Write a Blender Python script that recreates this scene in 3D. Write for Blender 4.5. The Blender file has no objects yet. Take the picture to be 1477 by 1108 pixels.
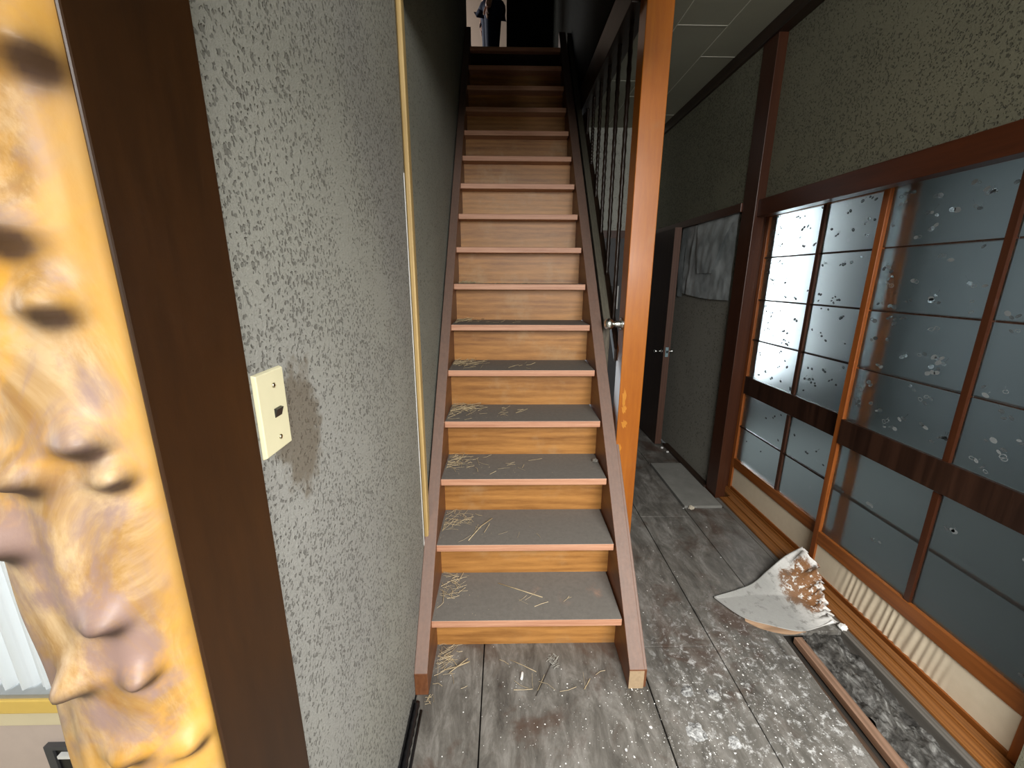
import bpy, bmesh, math, random
from mathutils import Vector, Matrix, noise as mnoise
R = random.Random(7)
S = bpy.context.scene
COL = S.collection

# ---------------------------------------------------------------- camera, sky, exposure
CAM = Vector((0.0, 0.0, 1.432))
RT = Vector((0.9998197, -0.0185167, 0.0041952))
UP = Vector((0.0005167, 0.2474212, 0.9689079))
FW = Vector((0.0189790, 0.9687311, -0.2473862))
cd = bpy.data.cameras.new('camera')
cam = bpy.data.objects.new('camera', cd); COL.objects.link(cam)
M = Matrix.Identity(4)
for i in range(3):
    M[i][0] = RT[i]; M[i][1] = UP[i]; M[i][2] = -FW[i]; M[i][3] = CAM[i]
cam.matrix_world = M
cd.sensor_fit = 'HORIZONTAL'; cd.sensor_width = 36.0
cd.lens = 599.446 / 1477 * 36.0
cd.clip_start = 0.02
S.camera = cam

W = bpy.data.worlds.new('overcast_sky'); S.world = W; W.use_nodes = True
bg = W.node_tree.nodes['Background']
bg.inputs['Color'].default_value = (0.86, 0.94, 1.0, 1)
bg.inputs['Strength'].default_value = 2.0

def area(name, loc, rot, sx, sy, power, color=(1, 1, 1), portal=False):
    l = bpy.data.lights.new(name, 'AREA'); l.shape = 'RECTANGLE'; l.size = sx; l.size_y = sy
    l.energy = power; l.color = color
    o = bpy.data.objects.new(name, l); COL.objects.link(o); o.location = loc; o.rotation_euler = rot
    if portal: l.cycles.is_portal = True
    return o
PI = math.pi
# added area lamps for unseen entrance daylight behind the camera
area('entrance_main_light', (0.50, -0.95, 2.22), (PI/2-.12, 0, 0), 1.6, .80, 54, (1.0, 0.97, 0.93))  # main lamp, placed high so the upper stairs fall dark
area('added_floor_fill', (0.72, -0.40, 1.55), (PI/2-1.38, 0, -.10), 1.2, .9, 72, (1.0, 0.97, 0.93))  # added fill, tipped down to brighten the floor and lower right
# daylight through the side window of the front room
area('front_room_daylight', (-2.45, -0.35, 1.5), (PI/2, 0, -PI/2), 1.2, 1.4, 20, (1.0, 0.97, 0.92))

# daylight entering the window of the room behind the sliding glass doors
area('side_room_daylight', (2.27, 4.32, 1.33), (PI/2, 0, PI), 1.1, 1.83, 60, (0.90, 0.97, 1.0))
vs = S.view_settings
vs.view_transform = 'Standard'; vs.look = 'None'; vs.gamma = 1.0; vs.use_curve_mapping = False
vs.exposure = 0.14
S.cycles.max_bounces = 10; S.cycles.diffuse_bounces = 5; S.cycles.transmission_bounces = 8
S.cycles.sample_clamp_indirect = 6.0
S.cycles.caustics_reflective = False

# ---------------------------------------------------------------- helpers
def wloc(o):
    v = Vector((0, 0, 0))
    while o is not None:
        v += o.location; o = o.parent
    return v

class MB:
    def __init__(s): s.v = []; s.f = []; s.mi = []; s.sm = False
    def add(s, vs, fs, mi=0):
        b = len(s.v); s.v += [Vector(v) for v in vs]
        s.f += [tuple(b + i for i in f) for f in fs]; s.mi += [mi] * len(fs); return s
    def box(s, x0, x1, y0, y1, z0, z1, mi=0):
        return s.add([(x0,y0,z0),(x1,y0,z0),(x1,y1,z0),(x0,y1,z0),(x0,y0,z1),(x1,y0,z1),(x1,y1,z1),(x0,y1,z1)],
                     [(0,3,2,1),(4,5,6,7),(0,1,5,4),(1,2,6,5),(2,3,7,6),(3,0,4,7)], mi)
    def prism_x(s, poly, x0, x1, mi=0):      # poly in (y,z)
        n = len(poly)
        vs = [(x0, p[0], p[1]) for p in poly] + [(x1, p[0], p[1]) for p in poly]
        fs = [tuple(range(n)), tuple(range(2*n-1, n-1, -1))]
        fs += [(i, i+n, (i+1) % n + n, (i+1) % n) for i in range(n)]
        return s.add(vs, fs, mi)
    def prism_z(s, poly, z0, z1, mi=0):
        n = len(poly)
        vs = [(p[0], p[1], z0) for p in poly] + [(p[0], p[1], z1) for p in poly]
        fs = [tuple(range(n-1, -1, -1)), tuple(range(n, 2*n))]
        fs += [(i, (i+1) % n, (i+1) % n + n, i+n) for i in range(n)]
        return s.add(vs, fs, mi)
    def tube(s, pts, rad, n=8, mi=0, cap=True):
        pts = [Vector(p) for p in pts]; k = len(pts)
        rs = rad if isinstance(rad, (list, tuple)) else [rad] * k
        rings = []
        for i, p in enumerate(pts):
            t = (pts[min(i+1, k-1)] - pts[max(i-1, 0)]).normalized()
            a = t.cross(Vector((0, 0, 1)) if abs(t.z) < .9 else Vector((1, 0, 0))).normalized(); b = t.cross(a)
            rings.append([p + (a * math.cos(2*PI*j/n) + b * math.sin(2*PI*j/n)) * rs[i] for j in range(n)])
        vs = [v for r in rings for v in r]
        fs = [(i*n+j, i*n+(j+1) % n, (i+1)*n+(j+1) % n, (i+1)*n+j) for i in range(k-1) for j in range(n)]
        if cap: fs += [tuple(range(n-1, -1, -1)), tuple((k-1)*n+j for j in range(n))]
        return s.add(vs, fs, mi)
    def grid(s, fn, nu, nv, mi=0):
        vs = [fn(i/nu, j/nv) for j in range(nv+1) for i in range(nu+1)]
        fs = [(j*(nu+1)+i, j*(nu+1)+i+1, (j+1)*(nu+1)+i+1, (j+1)*(nu+1)+i) for j in range(nv) for i in range(nu)]
        return s.add(vs, fs, mi)
    def build(s, name, mats, parent=None, smooth=False, bevel=0, loc=None):
        me = bpy.data.meshes.new(name)
        org = wloc(parent) if parent else Vector(loc or (0, 0, 0))
        me.from_pydata([v - org for v in s.v], [], s.f)
        if not isinstance(mats, (list, tuple)): mats = [mats]
        for m in mats: me.materials.append(m)
        me.polygons.foreach_set('material_index', s.mi)
        bm = bmesh.new(); bm.from_mesh(me); bmesh.ops.recalc_face_normals(bm, faces=bm.faces); bm.to_mesh(me); bm.free()
        if smooth: me.polygons.foreach_set('use_smooth', [True]*len(me.polygons))
        o = bpy.data.objects.new(name, me); COL.objects.link(o)
        if parent: o.parent = parent
        elif loc: o.location = loc
        if bevel:
            b = o.modifiers.new('edge', 'BEVEL'); b.width = bevel; b.segments = 2; b.limit_method = 'ANGLE'
        return o

def tag(o, label=None, cat=None, group=None, kind=None):
    if label: o['label'] = label
    if cat: o['category'] = cat
    if group: o['group'] = group
    if kind: o['kind'] = kind
    return o
def thing(name, loc, label, cat, group=None, kind=None):
    o = bpy.data.objects.new(name, None); COL.objects.link(o); o.location = loc; o.empty_display_size = .1
    return tag(o, label, cat, group, kind)
def B(*a): return MB().box(*a)
def like(o, parent, off, name=None):
    c = o.copy(); COL.objects.link(c); c.parent = parent; c.location = o.location + Vector(off)
    return c

# ---------------------------------------------------------------- materials
def newmat(name):
    m = bpy.data.materials.new(name); m.use_nodes = True
    nt = m.node_tree; p = nt.nodes['Principled BSDF']
    return m, nt, p
def N(nt, t, **kw):
    n = nt.nodes.new(t)
    for k, v in kw.items():
        if hasattr(n, k) and k not in n.inputs: setattr(n, k, v)
        else: n.inputs[k].default_value = v
    return n
def coords(nt, scale=(1, 1, 1), rand=True):
    tc = N(nt, 'ShaderNodeTexCoord'); mp = N(nt, 'ShaderNodeMapping'); mp.inputs['Scale'].default_value = scale
    nt.links.new(tc.outputs['Object'], mp.inputs['Vector'])
    if rand:
        oi = N(nt, 'ShaderNodeObjectInfo'); mu = N(nt, 'ShaderNodeMath', operation='MULTIPLY'); mu.inputs[1].default_value = 37.0
        nt.links.new(oi.outputs['Random'], mu.inputs[0]); nt.links.new(mu.outputs[0], mp.inputs['Location'])
    return mp.outputs['Vector']
def ramp(nt, fac, stops):
    r = N(nt, 'ShaderNodeValToRGB'); e = r.color_ramp.elements
    while len(e) < len(stops): e.new(.5)
    for el, (p, c) in zip(e, stops): el.position = p; el.color = (*c, 1) if len(c) == 3 else c
    nt.links.new(fac, r.inputs['Fac']); return r.outputs['Color']
def noise(nt, vec, scale, detail=4, rough=.55, dist=0):
    n = N(nt, 'ShaderNodeTexNoise'); n.inputs['Scale'].default_value = scale; n.inputs['Detail'].default_value = detail
    n.inputs['Roughness'].default_value = rough; n.inputs['Distortion'].default_value = dist
    nt.links.new(vec, n.inputs['Vector']); return n.outputs['Fac']
def mix(nt, fac, a, b, mode='MIX'):
    m = N(nt, 'ShaderNodeMix', data_type='RGBA', blend_type=mode)
    for s, v in ((m.inputs[0], fac), (m.inputs[6], a), (m.inputs[7], b)):
        if isinstance(v, (int, float)): s.default_value = v
        elif isinstance(v, tuple): s.default_value = (*v, 1)
        else: nt.links.new(v, s)
    return m.outputs[2]
def bump(nt, p, h, strength=.3, dist=.002):
    b = N(nt, 'ShaderNodeBump'); b.inputs['Strength'].default_value = strength; b.inputs['Distance'].default_value = dist
    nt.links.new(h, b.inputs['Height']); nt.links.new(b.outputs['Normal'], p.inputs['Normal'])
def math_(nt, op, a, b=0.0, clamp=False):
    m = N(nt, 'ShaderNodeMath', operation=op); m.use_clamp = clamp
    for s, v in ((m.inputs[0], a), (m.inputs[1], b)):
        if isinstance(v, (int, float)): s.default_value = v
        else: nt.links.new(v, s)
    return m.outputs[0]
def sep(nt, vec):
    s = N(nt, 'ShaderNodeSeparateXYZ'); nt.links.new(vec, s.inputs[0]); return s.outputs
def smooth(nt, v, a, b):
    m = N(nt, 'ShaderNodeMapRange', interpolation_type='SMOOTHSTEP')
    nt.links.new(v, m.inputs['Value']); m.inputs['From Min'].default_value = a; m.inputs['From Max'].default_value = b
    return m.outputs['Result']

def wood(name, dark, light, axis='x', rough=.45, dust=0.0, dustcol=(.10, .095, .085), grain=1.0, coat=0.0, wear=None, wave=.25, cross=14):
    m, nt, p = newmat(name)
    q = cross; sc = {'x': (.9, q, q), 'y': (q, .9, q), 'z': (q, q, .9)}[axis]
    v = coords(nt, sc)
    n1 = noise(nt, v, 1.0, 3, .6, 1.2)
    w = N(nt, 'ShaderNodeTexWave', wave_type='RINGS' if grain > 1 else 'BANDS'); w.inputs['Scale'].default_value = 1.3 * grain
    w.bands_direction = {'x': 'Z', 'y': 'X', 'z': 'X'}[axis]; w.inputs['Distortion'].default_value = 9; w.inputs['Detail'].default_value = 3; nt.links.new(v, w.inputs['Vector'])
    n2 = noise(nt, v, 9.0, 9, .78)
    f = math_(nt, 'ADD', math_(nt, 'MULTIPLY', n1, .5), math_(nt, 'ADD', math_(nt, 'MULTIPLY', w.outputs['Fac'], wave), math_(nt, 'MULTIPLY', n2, .55 - wave)))
    c = ramp(nt, f, [(.28, dark), (.72, light)])
    if wear:
        v2 = coords(nt, (1, 1, 1)); n3 = noise(nt, v2, 5.0, 5, .65)
        c = mix(nt, math_(nt, 'MULTIPLY', smooth(nt, n3, .5, .75), .5), c, wear)
    if dust > 0:
        g = N(nt, 'ShaderNodeNewGeometry'); z = sep(nt, g.outputs['Normal'])[2]
        v3 = coords(nt, (1, 1, 1)); n4 = noise(nt, v3, 6.0, 6, .65)
        df = math_(nt, 'MULTIPLY', smooth(nt, z, .3, .9), math_(nt, 'MULTIPLY', smooth(nt, n4, .0, .38), dust))
        n5 = noise(nt, v3, 60, 4, .7)
        dc = mix(nt, n5, tuple(x * .75 for x in dustcol), tuple(x * 1.3 for x in dustcol))
        c = mix(nt, df, c, dc)
        nt.links.new(math_(nt, 'ADD', math_(nt, 'MULTIPLY', df, .35), rough, True), p.inputs['Roughness'])
    else: p.inputs['Roughness'].default_value = rough
    nt.links.new(c, p.inputs['Base Color'])
    p.inputs['Coat Weight'].default_value = coat; p.inputs['Coat Roughness'].default_value = .22
    bump(nt, p, f, .15, .002)
    return m

def plaster(name, base, pit, spot=.5, scale=1.0, grimy=None, tint=None, pitw=.6):
    m, nt, p = newmat(name)
    v = coords(nt, (1, 1, 1), False)
    nl = noise(nt, v, 3.0, 4, .6)
    vv = N(nt, 'ShaderNodeTexVoronoi'); vv.inputs['Scale'].default_value = 95 * scale; vv.inputs['Randomness'].default_value = 1
    nz = N(nt, 'ShaderNodeTexNoise'); nz.inputs['Scale'].default_value = 60 * scale; nz.inputs['Detail'].default_value = 3; nt.links.new(v, nz.inputs['Vector'])
    wv = N(nt, 'ShaderNodeVectorMath', operation='MULTIPLY_ADD'); wv.inputs[1].default_value = (.02/scale,)*3
    nt.links.new(nz.outputs['Color'], wv.inputs[0]); nt.links.new(v, wv.inputs[2]); nt.links.new(wv.outputs[0], vv.inputs['Vector'])
    # random per cell size of pit
    rnd = sep(nt, vv.outputs['Color'])[0]
    thr = math_(nt, 'MULTIPLY', math_(nt, 'MULTIPLY', smooth(nt, rnd, 1.0 - spot, 1.0), .62), smooth(nt, nl, .22, .52))
    d = math_(nt, 'SUBTRACT', thr, vv.outputs['Distance'])
    pitf = smooth(nt, d, -.10, .08)
    nf = noise(nt, v, 75 * scale, 7, .8)
    c = mix(nt, nf, tuple(x * .6 for x in base), tuple(min(1, x * 1.42) for x in base))
    c = mix(nt, math_(nt, 'MULTIPLY', smooth(nt, nl, .35, .7), .35), c, tuple(x * .8 for x in base))
    if tint:
        n7 = noise(nt, v, 1.3, 3, .5)
        c = mix(nt, math_(nt, 'MULTIPLY', smooth(nt, n7, .4, .65), .5), c, tint)
    c = mix(nt, math_(nt, 'MULTIPLY', pitf, pitw), c, pit)
    if grimy:
        (gy, gz, gr, gcol) = grimy
        s = sep(nt, v)
        a = math_(nt, 'MULTIPLY', math_(nt, 'SUBTRACT', s[1], gy), 1.25); b = math_(nt, 'MULTIPLY', math_(nt, 'SUBTRACT', s[2], gz), .75)
        dd = math_(nt, 'SQRT', math_(nt, 'ADD', math_(nt, 'MULTIPLY', a, a), math_(nt, 'MULTIPLY', b, b)))
        nn = noise(nt, v, 28, 5, .65)
        dd = math_(nt, 'ADD', dd, math_(nt, 'MULTIPLY', math_(nt, 'SUBTRACT', nn, .5), .13))
        g = N(nt, 'ShaderNodeMapRange', interpolation_type='SMOOTHSTEP'); nt.links.new(dd, g.inputs['Value'])
        g.inputs['From Min'].default_value = gr * .6; g.inputs['From Max'].default_value = gr; g.inputs['To Min'].default_value = .8; g.inputs['To Max'].default_value = 0
        c = mix(nt, g.outputs['Result'], c, gcol)
    nt.links.new(c, p.inputs['Base Color']); p.inputs['Roughness'].default_value = .75
    h = math_(nt, 'SUBTRACT', math_(nt, 'MULTIPLY', nf, .6), pitf)
    bump(nt, p, h, 1.0, .005)
    return m

def plain(name, col, rough=.5, metal=0.0, var=.15, nscale=20, bmp=0.0, **kw):
    m, nt, p = newmat(name)
    v = coords(nt, (1, 1, 1)); n = noise(nt, v, nscale, 4, .6)
    nt.links.new(mix(nt, n, tuple(x * (1 - var) for x in col), tuple(min(1, x * (1 + var)) for x in col)), p.inputs['Base Color'])
    p.inputs['Roughness'].default_value = rough; p.inputs['Metallic'].default_value = metal
    if bmp: bump(nt, p, n, bmp, .002)
    for k, val in kw.items(): p.inputs[k].default_value = val
    return m

def floormat(name, seed=0):
    m, nt, p = newmat(name)
    tc = N(nt, 'ShaderNodeTexCoord'); v = tc.outputs['Object']
    n1 = noise(nt, v, 2.6, 6, .62, .6); va = N(nt, 'ShaderNodeMapping'); va.inputs['Scale'].default_value = (2.0, .7, 1); nt.links.new(v, va.inputs['Vector']); n2 = noise(nt, va.outputs[0], 7, 10, .74, .5); n3 = noise(nt, v, 120, 3, .7)
    c = ramp(nt, n2, [(.30, (.050, .046, .041)), (.50, (.140, .133, .120)), (.70, (.29, .28, .262))])
    # worn brown patches of the old sheet vinyl
    vm = N(nt, 'ShaderNodeMapping'); vm.inputs['Location'].default_value = (3.1, 1.7, 0); nt.links.new(v, vm.inputs['Vector'])
    n4 = noise(nt, vm.outputs[0], 3.3, 6, .68, .5)
    c = mix(nt, math_(nt, 'MULTIPLY', smooth(nt, n4, .50, .66), .75), c, (.075, .044, .031))
    c = mix(nt, math_(nt, 'MULTIPLY', smooth(nt, n1, .56, .75), .6), c, (.042, .037, .032))
    # whitish plaster dust trodden over the boards by the sliding doors
    s = sep(nt, v)
    mx = math_(nt, 'MULTIPLY', smooth(nt, s[0], .45, .75), smooth(nt, math_(nt, 'MULTIPLY', s[1], -1), -1.75, -1.1))
    n5 = noise(nt, v, 34, 8, .75, .4)
    th = math_(nt, 'MULTIPLY', mx, smooth(nt, n5, .52, .64))
    c = mix(nt, math_(nt, 'MULTIPLY', th, .85), c, (.60, .61, .61))
    c = mix(nt, math_(nt, 'MULTIPLY', smooth(nt, n3, .68, .8), .35), c, (.30, .30, .29))
    nt.links.new(c, p.inputs['Base Color'])
    nt.links.new(math_(nt, 'ADD', math_(nt, 'MULTIPLY', n2, .4), .32), p.inputs['Roughness'])
    bump(nt, p, math_(nt, 'ADD', n2, math_(nt, 'MULTIPLY', n3, .4)), .35, .003)
    return m

M_floor = floormat('dusty_vinyl_floor')
M_sub = plain('dark_subfloor', (.022, .018, .014), .85, var=.5, nscale=30, bmp=.5)
M_plasterL = plaster('grey_pitted_plaster', (.27, .272, .256), (.060, .057, .050), .75, 1.9, grimy=(.615, 1.20, .095, (.115, .092, .062)), tint=(.30, .305, .26))
M_plasterL2 = plaster('grey_smooth_plaster', (.26, .27, .235), (.08, .08, .07), .25, 1.7)
M_plasterR = plaster('olive_pitted_plaster', (.175, .173, .120), (.026, .026, .017), .6, 1.35)
M_plasterR2 = plaster('brown_grey_plaster', (.27, .265, .23), (.03, .028, .02), .3, 1.2)
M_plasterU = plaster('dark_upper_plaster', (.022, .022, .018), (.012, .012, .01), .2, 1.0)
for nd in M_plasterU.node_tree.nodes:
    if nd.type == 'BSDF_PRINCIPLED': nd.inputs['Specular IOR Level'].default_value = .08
M_ceil = plain('grey_ceiling_board', (.30, .30, .235), .7, var=.08, nscale=8)
M_seam = plain('pale_seam_strip', (.60, .60, .52), .6)
M_redwood = wood('red_brown_stained_wood', (.032, .009, .004), (.085, .023, .008), 'y', .35, wave=.08)
M_redwood_z = wood('red_brown_stained_post', (.032, .009, .004), (.066, .021, .008), 'z', .35, wave=.08)
M_darkwood = wood('dark_stained_wood', (.010, .005, .003), (.032, .015, .008), 'y', .4)
M_darkboard = wood('dark_brown_varnished_board', (.009, .0034, .0008), (.031, .0112, .0022), 'z', .36, wave=.08, cross=6)
M_post = wood('orange_varnished_post', (.34, .085, .006), (.52, .165, .012), 'z', .32, coat=.4, wear=(.42, .17, .05), wave=.04, cross=9)
M_riser = wood('orange_brown_riser_wood', (.13, .042, .008), (.56, .27, .075), 'x', .45, grain=.8, cross=9, wave=.09, wear=(.46, .30, .15))
M_tread = wood('dusty_tread_wood', (.36, .15, .080), (.66, .37, .24), 'x', .5, dust=1.0, dustcol=(.155, .146, .132), wave=.1)
M_string = wood('stringer_wood', (.095, .034, .013), (.21, .080, .034), 'y', .42, dust=.85, dustcol=(.20, .165, .15), wave=.1)
M_greenrail = wood('dusty_outer_stringer', (.045, .035, .022), (.10, .085, .058), 'y', .6, dust=.8, dustcol=(.12, .12, .095))
M_bar = plain('dark_turned_bar', (.022, .012, .008), .3, var=.4, nscale=90)
M_batten = wood('pale_yellow_batten_wood', (.30, .19, .062), (.56, .40, .17), 'z', .55)
M_black = plain('black_rubber', (.008, .008, .009), .28, var=.3)
M_chrome = plain('chrome', (.86, .90, .87), .26, metal=1.0, var=.05)
M_cream = plain('cream_plastic', (.56, .53, .36), .38, var=.06, nscale=40)
M_brass = plain('nickel_screw', (.62, .57, .42), .3, metal=1.0)
M_koshi = None
M_door = wood('dark_door_veneer', (.020, .010, .006), (.046, .024, .014), 'z', .45)
M_dooredge = wood('red_brown_door_edge', (.060, .028, .018), (.11, .052, .034), 'z', .5)
M_slate = plain('slate_grey_panel', (.060, .062, .068), .5, var=.1)
M_white = plain('white_plaster_flake', (.78, .79, .78), .7, var=.15)
M_straw = plain('dry_straw', (.46, .37, .23), .6, var=.7, nscale=40)
M_beige = plain('beige_wall', (.62, .47, .37), .7, var=.04)
M_backroom = plain('pale_back_room_wall', (.50, .52, .52), .8, var=.08)
M_tatami = plain('faded_tatami', (.30, .28, .20), .8, var=.1, nscale=50)

# ---------------------------------------------------------------- structure: shell
def struct(mb, name, mat, label, cat, **kw):
    o = mb.build(name, mat, **kw); return tag(o, label, cat, kind='structure')
# left partition
struct(B(-.385, -.315, .477, 1.437, 0, 2.75), 'wall_left', M_plasterL, 'grey pitted plaster wall with the light switch', 'wall')
tag(MB().box(-.3155, -.3135, 1.432, 1.4372, .22, 1.75).build('chipped_edge', M_white, bpy.data.objects['wall_left']), 'white chipped plaster edge')
struct(B(-.390, -.322, 1.437, 4.25, 0, 5.6), 'wall_stair', M_plasterL2, 'smoother grey plaster wall running up beside the staircase', 'wall')
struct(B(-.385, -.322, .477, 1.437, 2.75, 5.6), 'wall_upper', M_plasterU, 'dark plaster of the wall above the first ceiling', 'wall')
# right side wall above the sliding doors and beyond the post
struct(B(1.47, 1.60, -1.6, 2.497, 1.865, 2.75), 'wall_right', M_plasterR, 'olive pitted plaster panel above the sliding glass doors', 'wall')
struct(B(1.425, 1.60, 2.633, 4.16, 1.865, 2.75), 'wall_right_far', M_plasterR, 'dim olive plaster panel above the far rail beyond the red post', 'wall')
struct(B(1.45, 1.511, 2.633, 4.16, 0, 1.825), 'wall_right_low', M_plasterR2, 'brown-grey plaster wall below the hanging plastic sheet', 'wall')
struct(B(1.47, 1.60, -1.6, .86, 0, 1.865), 'wall_right_near', M_plasterR, 'olive plaster wall on the near side of the sliding doors', 'wall')
struct(B(.50, 1.60, 4.16, 4.24, 0, 2.75), 'wall_back', plaster('light_grey_end_plaster', (.55, .57, .52), (.3, .3, .27), .2, 1.5), 'grey end wall of the corridor seen through the balusters', 'wall')
# stair enclosure above
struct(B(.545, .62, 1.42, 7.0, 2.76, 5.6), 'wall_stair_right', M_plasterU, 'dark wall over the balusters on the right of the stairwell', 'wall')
struct(MB().prism_x([(2.14, .0), (2.14, .70), (4.16, 3.06), (4.16, 0)], .558, .575), 'wall_understair', M_darkwood, 'dark boarding closing the space under the staircase', 'wall')
struct(B(-2.78, 1.75, -1.72, -1.62, 0, 2.8), 'wall_entrance', plain('pale_entrance_wall', (.40, .38, .34), .8), 'pale wall on the entrance side', 'wall')
# floor
fl = thing('floor', (0, 0, 0), 'dusty grey vinyl board floor of the hall and corridor', 'floor', kind='structure')
MB().box(-2.7, 1.75, -1.6, 4.24, -.14, -.055).build('subfloor', M_sub, fl)
tag(MB().box(-2.6, -.39, -1.6, .9, -.055, -.002).build('tatami_mat', M_tatami, fl), 'faded straw-coloured matting')
g = .0022
boards = [(-.312, -.08, -1.6, 1.9), (-.08, .525, -1.6, 1.9), (.525, .845, -1.6, 1.344), (.525, .845, 1.344, 2.42), (.525, .845, 2.42, 4.15),
          (.845, 1.158, -1.6, 2.28), (.845, 1.158, 2.28, 4.15), (1.158, 1.432, 1.405, 2.375), (1.158, 1.432, 3.04, 4.15)]
for i, (x0, x1, y0, y1) in enumerate(boards):
    dz = R.uniform(-.0015, .0015)
    if (x0, y0) == (.845, -1.6):
        mb = MB().prism_z([(x0+g, y0), (1.135, y0), (1.135, .9), (1.156, 1.40), (x1-g, 1.405), (x1-g, y1-g), (x0+g, y1-g)], -.02, dz)
    else: mb = MB().box(x0+g, x1-g, y0+g, y1-g, -.02, dz)
    mb.build('floor_board', M_floor, fl, bevel=.002)
tag(MB().box(1.166, 1.412, 2.385, 3.03, -.02, .009).build('floor_board', plain('pale_dusty_board', (.21, .21, .195), .7, var=.35, nscale=9), fl, bevel=.002), 'paler loose board')
MB().box(-.312, .56, 1.9, 4.15, -.02, -.001).build('floor_board', M_floor, fl)
# ceiling: boards with pale seams over the corridor
ce = thing('ceiling', (1.0, 2.0, 2.75), 'grey ceiling boards with pale seams over the corridor', 'ceiling', kind='structure')
MB().box(.60, 1.60, -1.6, 4.24, 2.7445, 2.80).build('backing', M_seam, ce)
MB().box(-2.7, .60, -1.6, 1.50, 2.745, 2.80).build('front_panel', M_ceil, ce)
cols = [(.62, .922, [-1.6, .3, 1.3, 2.3, 3.25, 4.16]), (.922, 1.195, [-1.6, -.2, .75, 1.68, 2.60, 3.5, 4.16]), (1.195, 1.47, [-1.6, .1, 1.05, 1.98, 2.92, 3.85, 4.16])]
for x0, x1, ys in cols:
    for a, b in zip(ys, ys[1:]):
        MB().box(x0+.0025, x1-.0025, a+.003, b-.003, 2.741, 2.7444).build('ceiling_board', M_ceil, ce)
for x0, ys in ((.922, (-1.6, 4.16)), (1.195, (-1.6, 4.16))):
    MB().box(x0-.0022, x0+.0022, ys[0], ys[1], 2.7395, 2.743).build('seam_strip', M_seam, ce)
for x0, x1, ys in cols:
    for y in ys[1:-1]: MB().box(x0+.003, x1-.003, y-.0035, y+.0035, 2.7395, 2.743).build('seam_strip', M_seam, ce)
# cornice, nageshi, kamoi, posts
def trim(n, mb, mat, label, bevel=.002):
    return struct(mb, 'trim_%d' % n, mat, label, 'trim', bevel=bevel)
trim(1, B(1.405, 1.47, -1.6, 4.16, 2.668, 2.742), M_darkwood, 'dark cornice batten between olive plaster and ceiling')
trim(2, B(1.435, 1.50, -1.6, 2.497, 1.775, 1.865), M_redwood, 'red-brown head rail above the sliding glass doors')
trim(3, B(1.50, 1.66, .86, 2.75, 1.816, 1.86), M_redwood, 'grooved red-brown door head the glass doors slide in')
trim(4, B(1.41, 1.50, 2.633, 4.16, 1.82, 1.87), M_redwood, 'thin dark red rail over the hanging plastic sheet')
trim(5, B(1.42, 1.482, 2.498, 2.632, 0, 2.742), M_redwood_z, 'full-height red-brown wall post beyond the glass doors')
trim(6, B(1.512, 1.66, 2.652, 2.70, 0, 1.816), M_redwood_z, 'narrow red-brown door jamb behind the full-height post')
trim(7, B(.548, .65, 2.13, 4.16, 2.585, 2.76), M_darkwood, 'dark beam along the top of the balusters')
trim(8, B(1.405, 1.45, 2.635, 3.41, 0, .022), M_darkwood, 'low dark floor batten under the brown-grey wall')
# door sill with two tracks
sill = thing('trim_9', (1.44, 1.7, 0), 'orange-brown grooved sill under the sliding glass doors', 'sill', kind='structure')
M_sill = wood('orange_brown_sill', (.13, .045, .010), (.27, .105, .026), 'y', .38)
M_silld = wood('dusty_sill_lip', (.065, .058, .050), (.15, .14, .125), 'y', .6)
MB().box(1.448, 1.535, .86, 2.495, -.05, .012).box(1.573, 1.579, .86, 2.65, -.05, .012).box(1.620, 1.75, .86, 2.65, -.05, .012).box(1.535, 1.62, .86, 2.65, -.05, .002).build('track_board', M_sill, sill, bevel=.002)
MB().box(1.497, 1.530, .86, 2.49, .012, .019).build('inner_ridge', M_sill, sill, bevel=.002)
tag(MB().box(1.415, 1.446, .86, 2.495, -.05, .004).build('floor_lip', M_silld, sill, bevel=.002), 'grey dusty lip')

# ---------------------------------------------------------------- sliding glass doors
def glassmat():
    m, nt, p = newmat('frosted_glass')
    p.inputs['Base Color'].default_value = (.78, .86, .88, 1); p.inputs['Transmission Weight'].default_value = 1
    p.inputs['Roughness'].default_value = .32; p.inputs['IOR'].default_value = 1.22
    v = coords(nt, (1, 1, 1)); n = noise(nt, v, 260, 2, .6); n2 = noise(nt, v, 5, 3, .5)
    bump(nt, p, n, .12, .001)
    d = N(nt, 'ShaderNodeBsdfDiffuse'); d.inputs['Color'].default_value = (.30, .34, .35, 1)
    t = N(nt, 'ShaderNodeBsdfTranslucent'); t.inputs['Color'].default_value = (.70, .78, .80, 1)
    m1 = N(nt, 'ShaderNodeMixShader'); m1.inputs[0].default_value = .45
    nt.links.new(d.outputs[0], m1.inputs[1]); nt.links.new(t.outputs[0], m1.inputs[2])
    m2 = N(nt, 'ShaderNodeMixShader'); nt.links.new(math_(nt, 'ADD', math_(nt, 'MULTIPLY', n2, .03), .005), m2.inputs[0])
    out = nt.nodes['Material Output']
    nt.links.new(p.outputs[0], m2.inputs[1]); nt.links.new(m1.outputs[0], m2.inputs[2]); nt.links.new(m2.outputs[0], out.inputs['Surface'])
    return m
M_glass = glassmat()
def cleargl(name, col, rough, mixd, dcol):
    m, nt, p = newmat(name)
    p.inputs['Base Color'].default_value = (*col, 1); p.inputs['Transmission Weight'].default_value = 1 - mixd
    p.inputs['Roughness'].default_value = rough; p.inputs['IOR'].default_value = 1.3
    return m
M_leafd = cleargl('smoked_leaf_print', (.10, .12, .13), .25, .6, 0)
M_leafl = plain('white_leaf_print', (.74, .80, .82), .35, var=.05)
M_leaft, nt, p = newmat('clear_leaf_print')
t_ = N(nt, 'ShaderNodeBsdfTranslucent'); t_.inputs['Color'].default_value = (.95, .98, 1, 1)
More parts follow.
